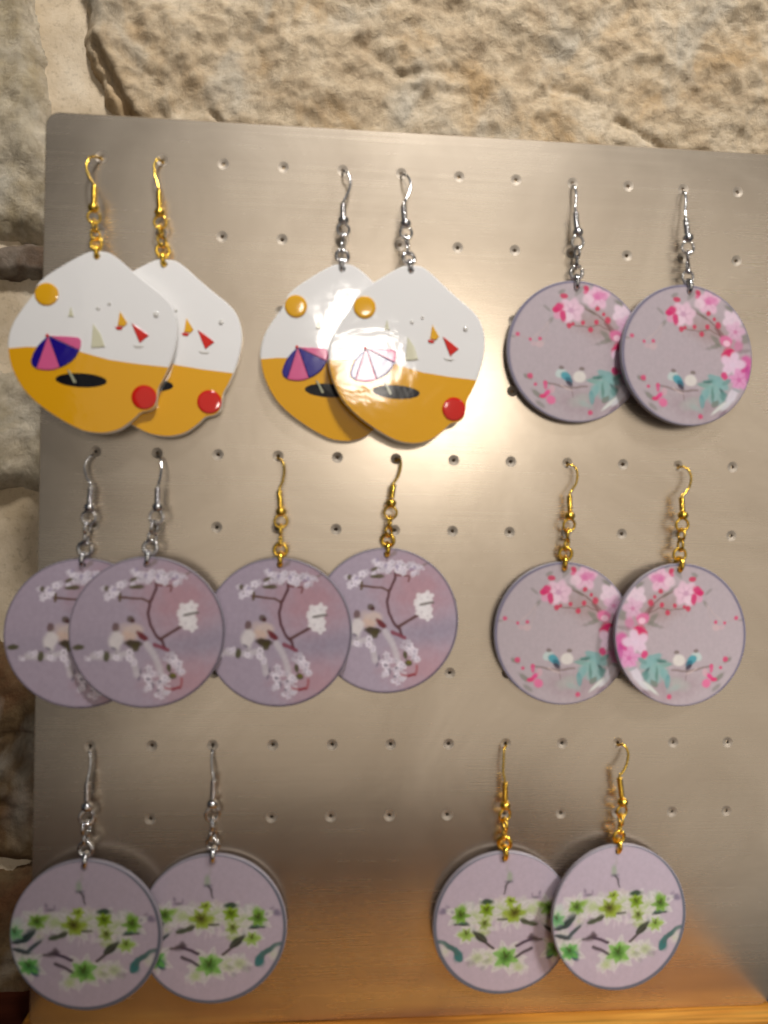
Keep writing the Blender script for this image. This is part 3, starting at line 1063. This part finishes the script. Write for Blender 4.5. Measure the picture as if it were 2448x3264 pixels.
def relief(name, pts, h, m, lift=0.0, inset=0.35, smooth_n=0):
    """a printed shape standing proud of the plate, with rounded shoulders"""
    P = [z2(p) for p in pts]
    if smooth_n:
        P = closed_smooth(P, smooth_n)
    n = len(P)
    area = sum(P[i][0] * P[(i + 1) % n][1] - P[(i + 1) % n][0] * P[i][1] for i in range(n))
    if area < 0:
        P = P[::-1]
    rings = [(P, 0.05 - lift), (P, -h * 0.45 - lift), (shrink(P, inset * 0.3), -h * 0.8 - lift), (shrink(P, inset * 0.75), -h * 0.97 - lift)]
    vs, fs = [], []
    for pts_, y in rings:
        vs += [(p[0] / 1000, y / 1000, p[1] / 1000) for p in pts_]
    for k_ in range(len(rings) - 1):
        for i in range(n):
            fs.append((k_ * n + i, k_ * n + (i + 1) % n, (k_ + 1) * n + (i + 1) % n, (k_ + 1) * n + i))
    top = rings[-1][0]
    v2_, f2_ = cdt(top, [])
    mp = {}
    for i, p in enumerate(top):
        mp[(round(p[0], 4), round(p[1], 4))] = (len(rings) - 1) * n + i
    extra = {}
    for i, p in enumerate(v2_):
        kx = (round(p.x, 4), round(p.y, 4))
        if kx in mp:
            extra[i] = mp[kx]
        else:
            vs.append((p.x / 1000, rings[-1][1] / 1000, p.y / 1000))
            extra[i] = len(vs) - 1
    for f in f2_:
        a, b, c_ = [v2_[i] for i in f[:3]]
        ff = tuple(extra[i] for i in f)
        fs.append(ff if (b - a).cross(c_ - a) > 0 else ff[::-1])
    me_ = pydata(name, vs, fs)
    me_.materials.append(m)
    return me_


def ell(cx, cy, rx, ry, n=36, ang=0):
    ca, sa = math.cos(math.radians(ang)), math.sin(math.radians(ang))
    return [(cx + rx * math.cos(2 * math.pi * i / n) * ca - ry * math.sin(2 * math.pi * i / n) * sa,
             cy + rx * math.cos(2 * math.pi * i / n) * sa + ry * math.sin(2 * math.pi * i / n) * ca) for i in range(n)]


def dome(name, cx, cy, r, h, m, lift=0.0, n=32):
    """round printed button with a domed top"""
    vs, fs = [], []
    prof = [(1, -0.05), (1, h * 0.35), (0.96, h * 0.62), (0.86, h * 0.82), (0.68, h * 0.93), (0.4, h * 0.98), (0.12, h)]
    for q, z in prof:
        for i in range(n):
            x, y = z2((cx + r * q * math.cos(2 * math.pi * i / n), cy - r * q * math.sin(2 * math.pi * i / n)))
            vs.append((x / 1000, -(z + lift) / 1000, y / 1000))
    for k_ in range(len(prof) - 1):
        for i in range(n):
            fs.append((k_ * n + i, k_ * n + (i + 1) % n, (k_ + 1) * n + (i + 1) % n, (k_ + 1) * n + i))
    fs.append(tuple((len(prof) - 1) * n + i for i in range(n)))
    me_ = pydata(name, vs, fs)
    me_.materials.append(m)
    return me_


# sand: the lower part of the outline, inset a hair from the rim
sand_top = [(88, 1418), (200, 1404), (330, 1400), (450, 1408), (540, 1422), (640, 1447), (720, 1466), (900, 1486), (1000, 1493), (1105, 1500)]
low = [p for p in closed_smooth(B_OUT, 4) if True]


def top_y(x):
    for (ax, ay), (bx, by) in zip(sand_top[:-1], sand_top[1:]):
        if ax <= x <= bx:
            return ay + (by - ay) * (x - ax) / (bx - ax)
    return 1418 if x < 88 else 1500


cen = (620, 1640)
sand_poly = []
for p in low:
    q = (cen[0] + (p[0] - cen[0]) * 0.992, cen[1] + (p[1] - cen[1]) * 0.988)
    if q[1] > top_y(q[0]) + 2:
        sand_poly.append(q)
sand_poly = sand_poly + [(92, 1418)] + [p for p in sand_top[1:-1]] + [(1094, 1500)]
start = next(i for i, p in enumerate(sand_poly) if p[0] > 900 and p[1] > 1495)

RELIEF = [
    ('sand', relief('sand', sand_poly, 0.07, M_SAND, 0.0, 0.10)),
    ('sun', dome('sun', 318, 1057, 74, 0.55, M_SUN)),
    ('shadow', relief('shadow', ell(548, 1607, 160, 46, 40, 1), 0.06, M_BLACK, 0.07, 0.1)),
    ('umbrella_panel', relief('umbrella_panel', [(333, 1332), (300, 1362), (270, 1400), (246, 1450), (234, 1495), (242, 1524), (270, 1543)], 0.42, M_BLUE, 0.02, 0.5)),
    ('umbrella_panel', relief('umbrella_panel_pink', [(335, 1330), (270, 1544), (310, 1550), (345, 1551), (380, 1545), (413, 1531)], 0.50, M_PINK, 0.02, 0.5)),
    ('umbrella_panel', relief('umbrella_panel_right', [(338, 1330), (414, 1531), (450, 1513), (485, 1487), (512, 1455), (531, 1415)], 0.50, M_BLUE, 0.02, 0.5)),
    ('umbrella_panel', relief('umbrella_panel_far', [(342, 1328), (532, 1413), (540, 1385), (540, 1352), (530, 1334), (510, 1328), (430, 1326)], 0.42, M_PINK, 0.02, 0.5)),
    ('umbrella_tip', dome('umbrella_tip', 330, 1326, 11, 0.5, M_RED)),
    ('umbrella_pole', relief('umbrella_pole', [(458, 1540), (476, 1548), (520, 1622), (504, 1630)], 0.30, M_POLE, 0.10, 0.2)),
    ('sail', relief('cream_sail', [(612, 1235), (604, 1392), (650, 1390), (690, 1382), (660, 1300)], 0.35, M_CREAM, 0.0, 0.4)),
    ('sail', relief('small_cream_sail', [(470, 1130), (455, 1196), (490, 1196)], 0.3, M_CREAM, 0.0, 0.3)),
    ('sail', relief('yellow_sail', [(778, 1145), (766, 1240), (808, 1246), (827, 1222)], 0.35, M_SUN, 0.0, 0.3)),
    ('hull', relief('red_hull', [(750, 1250), (770, 1246), (800, 1252), (790, 1268), (760, 1266)], 0.3, M_RED, 0.0, 0.25)),
    ('sail', relief('red_sail', [(853, 1220), (912, 1258), (966, 1297), (937, 1322), (908, 1349), (880, 1285)], 0.35, M_RED, 0.0, 0.4)),
    ('hull', relief('pale_hull', [(866, 1362), (935, 1366), (920, 1380), (880, 1378)], 0.25, M_PALE, 0.0, 0.25)),
    ('gull', dome('gull', 640, 1132, 12, 0.4, M_PALE, 0, 16)),
    ('gull', dome('gull_small', 710, 1098, 10, 0.4, M_PALE, 0, 16)),
    ('gull', dome('gull_big', 1007, 1156, 17, 0.5, M_PALE, 0, 16)),
    ('beach_ball', dome('beach_ball', 945, 1703, 80, 0.6, M_RED)),
]

# ------------------------------------------------------------------ earring findings (shared meshes, metres)
WIRE, RAD = 0.00052, 0.0024
RINGM = {}
for nm, m in (('gold', M_GOLD), ('silver', M_SILVER)):
    a = ring_mesh('jump_ring_' + nm, RAD, WIRE, 1.0, 0.25)
    b = ring_mesh('oval_ring_' + nm, RAD, WIRE, 0.78, 0.0)
    d_ = ring_mesh('thick_ring_' + nm, RAD, 0.00098, 0.9, 0.0)
    c_ = ring_mesh('flat_ring_' + nm, RAD, 0.00074, 1.0, 0.35)
    for q in (a, b, c_, d_):
        q.materials.append(m)
        q.polygons.foreach_set('use_smooth', [True] * len(q.polygons))
    prof = []
    nturn = 9
    L = 0.0046
    for i in range(nturn * 6 + 1):
        t = i / (nturn * 6)
        prof.append((0.00086 + 0.00014 * abs(math.sin(math.pi * t * nturn)) ** 0.7, L / 2 - L * t))
    vs, fs = lathe(prof[::-1], 18)
    coil = pydata('coil_' + nm, vs, fs)
    coil.materials.append(m)
    prof = [(max(0.0004, 0.00180 * math.cos(a)), 0.00160 * math.sin(a)) for a in np.linspace(-1.35, 1.35, 15)]
    vs, fs = lathe(prof, 22)
    bead = pydata('bead_' + nm, vs, fs)
    bead.materials.append(m)
    for q in (coil, bead):
        q.polygons.foreach_set('use_smooth', [True] * len(q.polygons))
    RINGM[nm] = (a, b, c_, coil, bead, m, d_)

CP = Vector((74.786, 115.908, -261.595))


def px(x, y, d):
    """position on the plane d mm in front of the sheet, measured in the picture (board mm)"""
    a = ((x * 1.47558 - 1224) / 2450, (y * 1.47558 - 1632) / 2450, 1.0)
    v = [sum(RC[i][j] * a[i] for i in range(3)) for j in range(3)]
    t = (-d - CP[2]) / v[2]
    return CP[0] + t * v[0], CP[1] + t * v[1]


def align_z(v):
    return Vector(v).normalized().to_track_quat('Z', 'Y')


def earring(label, group, finish, hole, wire_px, coil_px, bead_px, centre_px, hang, depth, pend, roll=0.0, normal=(0, 0), ring_seq='ofj', scale=1.0):
    """hole: (column,row); pictures points are measured positions; depth: mm of the plate's front in front of the sheet"""
    rm = RINGM[finish]
    hx, hy = hole[0] * PX, hole[1] * PY
    base = W(hx, hy, 0)
    e = empty('earring', base, label, 'earring', group)
    inv = Matrix.Translation(-base)

    def add(name, me_, parent=e, mw=None, sm=True):
        o = link(name, me_, None, None, smooth=sm)
        o.parent = parent
        if mw is None:
            mw = Matrix.Identity(4)
        if parent is e:
            o.matrix_parent_inverse = inv
            o.matrix_basis = mw
        else:
            o.matrix_parent_inverse = Matrix.Identity(4)
            o.matrix_basis = PM[parent.name].inverted() @ mw
        PM[o.name] = mw
        return o

    PM = {}
    zd = depth - 1.1                                # the findings hang in the middle of the plate's thickness
    # --- hook wire: tail behind the sheet, through the hole, over and down into the coil
    path = [W(hx + 0.4, hy + 13, -3.6), W(hx + 0.2, hy + 7, -4.6), W(hx, hy + 2.2, -3.6), W(hx, hy + 0.75, -1.4), W(hx, hy + 0.75, 0.5)]
    n = len(wire_px)
    cd = max(4.5, min(zd, 7.5))
    for i, (x, y) in enumerate(wire_px):
        d = 1.6 + (cd - 1.6) * ((i + 1) / (n + 1)) ** 0.8
        path.append(W(*px(x, y, d), d))
    c0, c1 = [Vector(W(*px(*q, cd), cd)) for q in coil_px]
    path += [c0, c1]
    hk = add('hook', pydata('hook', *tube(catmull(path, 7), 0.00041, 9)))
    hk.data.materials.append(rm[5])
    hk.data.polygons.foreach_set('use_smooth', [True] * len(hk.data.polygons))
    ax = c1 - c0
    L = ax.length
    mw = Matrix.Translation((c0 + c1) / 2) @ align_z(-ax).to_matrix().to_4x4() @ Matrix.Diagonal((1, 1, L / 0.0046, 1))
    add('coil', rm[3], hk, mw)
    bp = Vector(W(*px(*bead_px, cd), cd))
    add('bead', rm[4], hk, Matrix.Translation(bp) @ align_z(-ax).to_matrix().to_4x4())
    # --- pendant
    cx, cy = px(*centre_px, depth)
    centre = Vector(W(cx, cy, depth))
    yaw, pitch = normal
    rot = Matrix.Rotation(math.radians(yaw), 4, 'Z') @ Matrix.Rotation(math.radians(pitch), 4, 'X') @ Matrix.Rotation(math.radians(roll), 4, 'Y')
    off = Vector(hang) * scale                       # from the plate's hole to the measured centre, local mm
    pm = Matrix.Translation(centre) @ rot @ Matrix.Diagonal((scale, 1, scale, 1)) @ Matrix.Translation(Vector((-hang[0], 0, -hang[1])) / 1000)
    p = add('pendant', pend, e, pm, False)
    if pend is BEACH:
        for nm_, me_ in RELIEF:
            add(nm_, me_, p, pm.copy(), False)
    hp = pm @ Vector((0, 0.0011, 0))
    # --- chain of rings from the bead down to the plate's hole
    top = bp - Vector((0, 0, 0.0012))
    bot = hp - Vector((0, 0, 0.0003))
    span = (bot - top).length
    k_ = 5
    dia = (span + 2 * WIRE + (k_ - 1) * 4 * WIRE * 0.9) / k_
    dirv = (bot - top).normalized()
    pos = dia / 2 - WIRE
    kinds = {'o': rm[1], 'f': rm[2], 'j': rm[0]}
    seq = ['j', 'j'] + list(ring_seq)
    for i in range(k_):
        c_ = top + dirv * pos
        edge_on = (i % 2 == 1)
        yaw_r = (82 if edge_on else 8) + R.uniform(-16, 16)
        if i == k_ - 1:
            yaw_r = 90 + R.uniform(-9, 9)
        elif i == k_ - 2:
            yaw_r = R.uniform(-25, 25)
        elif i == k_ - 3:
            yaw_r = 75 + R.uniform(-30, 20)
        q = align_z(-dirv).to_matrix().to_4x4()
        mw = Matrix.Translation(c_) @ Vector((0, 0, -1)).rotation_difference(dirv).to_matrix().to_4x4() @ Matrix.Rotation(math.radians(yaw_r), 4, 'Z') \
            @ Matrix.Rotation(R.uniform(-0.5, 0.5) if i < 4 else 0.0, 4, 'Y') @ Matrix.Scale(dia / (2 * (RAD + WIRE)), 4)
        add('jump_ring', rm[6] if i == k_ - 1 else kinds[seq[i]], e, mw)
        pos += dia - 4 * WIRE * 0.9
    return e


def half_normal(pxy, d):
    """yaw, pitch that let the plate mirror the shop spot to the lens at a measured place"""
    P_ = Vector(W(*px(*pxy, d), d))
    v = ((cam_ob.matrix_world.translation - P_).normalized() + (SPOT - P_).normalized()).normalized()
    return math.degrees(math.atan2(v.x, -v.y)), -math.degrees(math.asin(v.z))


BC = (-0.3, -28.2)      # beach plate: measured centre relative to its hole
DC = (0.0, -HANG)
g1, g2, g3, g4 = ('beach scene earrings', 'pink blossom disc earrings', 'white blossom disc earrings', 'green lily disc earrings')
earring('beach scene earring on gold hook over its gold twin, blue and pink umbrella fully visible', g1, 'gold', (0, 0),
        [(201, 338), (193, 342), (187, 356), (189, 374), (197, 391)], [(204, 404), (203, 440)], (202, 449), (201.5, 741.5), BC, 9.3, BEACH, 0.0, (2, -2), 'ofj')
earring('beach scene earring on gold hook mostly hidden behind its gold twin, umbrella covered', g1, 'gold', (1, 0),
        [(342, 344), (337, 348), (333, 361), (335, 379), (340, 396)], [(343, 412), (345, 450)], (345, 459), (346, 753), BC, 5.2, BEACH, 0.5, (5, -3), 'ofj')
earring('beach scene earring on silver hook tucked behind its silver twin, red ball hidden', g1, 'silver', (4, 0),
        [(745, 370), (753, 377), (757, 391), (755, 408), (747, 425)], [(741, 440), (741, 468)], (742, 476), (733, 766), BC, 5.2, BEACH, 0.0, half_normal((748, 708), 5), 'ofj')
earring('beach scene earring on silver hook lying over its silver twin, umbrella lost in white glare', g1, 'silver', (5, 0),
        [(875, 377), (883, 384), (887, 398), (884, 415), (877, 431)], [(872, 444), (873, 474)], (876, 483), (880, 769), BC, 9.3, BEACH, 0.6, half_normal((800, 790), 9), 'ofj')
earring('pink blossom disc earring on silver hook, one edge covered by its silver twin', g2, 'silver', (8, 0),
        [(1241, 403), (1245, 420), (1243, 440)], [(1243, 460), (1246, 492)], (1248, 502), (1245, 759), DC, 3.3, DISC['pink'], 0.0, (2, -1), 'ofj')
earring('pink blossom disc earring on silver hook, whole disc overlapping its silver twin', g2, 'silver', (10, 0),
        [(1479, 414), (1482, 432), (1480, 455)], [(1481, 474), (1484, 505)], (1486, 514), (1486, 767), DC, 6.2, DISC['pink'], 1.5, (5, -2), 'oof')
earring('white blossom disc earring on silver hook, half hidden behind its silver twin', g3, 'silver', (0, 4),
        [(199, 984), (189, 993), (183, 1008), (186, 1026), (193, 1042)], [(197, 1052), (194, 1086)], (194, 1096), (177, 1368), DC, 3.3, DISC['white'], -1.0, (2, -1), 'ofj')
earring('white blossom disc earring on silver hook lying over both its neighbours', g3, 'silver', (1, 4),
        [(347, 990), (349, 1006), (347, 1028)], [(341, 1054), (340, 1085)], (341, 1095), (318.5, 1367), DC, 9.0, DISC['white'], -1.5, (2, 2), 'ofj')
earring('white blossom disc earring on gold hook between its silver neighbour and its gold twin', g3, 'gold', (3, 4),
        [(610, 997), (614, 1014), (611, 1038)], [(603, 1060), (606, 1095)], (607, 1105), (600, 1366), DC, 6.2, DISC['white'], 0.5, (-6, -1), 'ofj')
earring('white blossom disc earring on gold hook hanging a little higher than its gold twin', g3, 'gold', (5, 4),
        [(864, 992), (866, 1008), (860, 1030)], [(850, 1046), (846, 1076)], (845, 1087), (834, 1340.5), DC, 3.3, DISC['white'], -0.5, (-2, -1), 'ofj')
earring('pink blossom disc earring on gold hook, cluster of blossoms half covered by its mirrored twin', g2, 'gold', (8, 4),
        [(1231, 1004), (1241, 1008), (1247, 1022), (1245, 1042), (1236, 1058)], [(1230, 1070), (1231, 1104)], (1231, 1114), (1218, 1368), DC, 3.3, DISC['pink'], 0.0, (2, -1), 'ofj')
earring('mirrored pink blossom disc earring on gold hook lying over its gold twin', g2, 'gold', (10, 4),
        [(1474, 1008), (1486, 1014), (1493, 1031), (1489, 1052), (1479, 1066)], [(1472, 1074), (1474, 1104)], (1475, 1113), (1472.5, 1371), DC, 6.2, DISC['pink_m'], -1.5, (5, -2), 'ojj')
earring('green lily disc earring on silver hook lying over its dim silver twin', g4, 'silver', (0, 8),
        [(194, 1625), (196, 1645), (193, 1668)], [(189, 1690), (188, 1730)], (188, 1743), (185, 2021), DC, 6.2, DISC['green'], -2.0, (-4, 1), 'ofj')
earring('green lily disc earring on silver hook, left edge behind its silver twin', g4, 'silver', (2, 8),
        [(459, 1622), (457, 1642), (459, 1666)], [(462, 1685), (460, 1724)], (459, 1737), (459, 2007), DC, 3.3, DISC['green'], -1.0, (-2, -1), 'ojj')
earring('mirrored green lily disc earring on gold hook, partly behind its gold twin', g4, 'gold', (7, 8),
        [(1089, 1618), (1088, 1640), (1087, 1668)], [(1091, 1690), (1091, 1730)], (1091, 1740), (1088, 1994.5), DC, 3.3, DISC['green_m'], 0.0, (2, 1), 'ofj')
earring('green lily disc earring on gold hook lying over its mirrored gold twin', g4, 'gold', (9, 8),
        [(1343, 1608), (1352, 1614), (1357, 1630), (1353, 1652), (1345, 1668)], [(1338, 1680), (1343, 1722)], (1345, 1733), (1339.5, 1981.5), DC, 6.2, DISC['green'], -1.5, (5, -2), 'ofj')
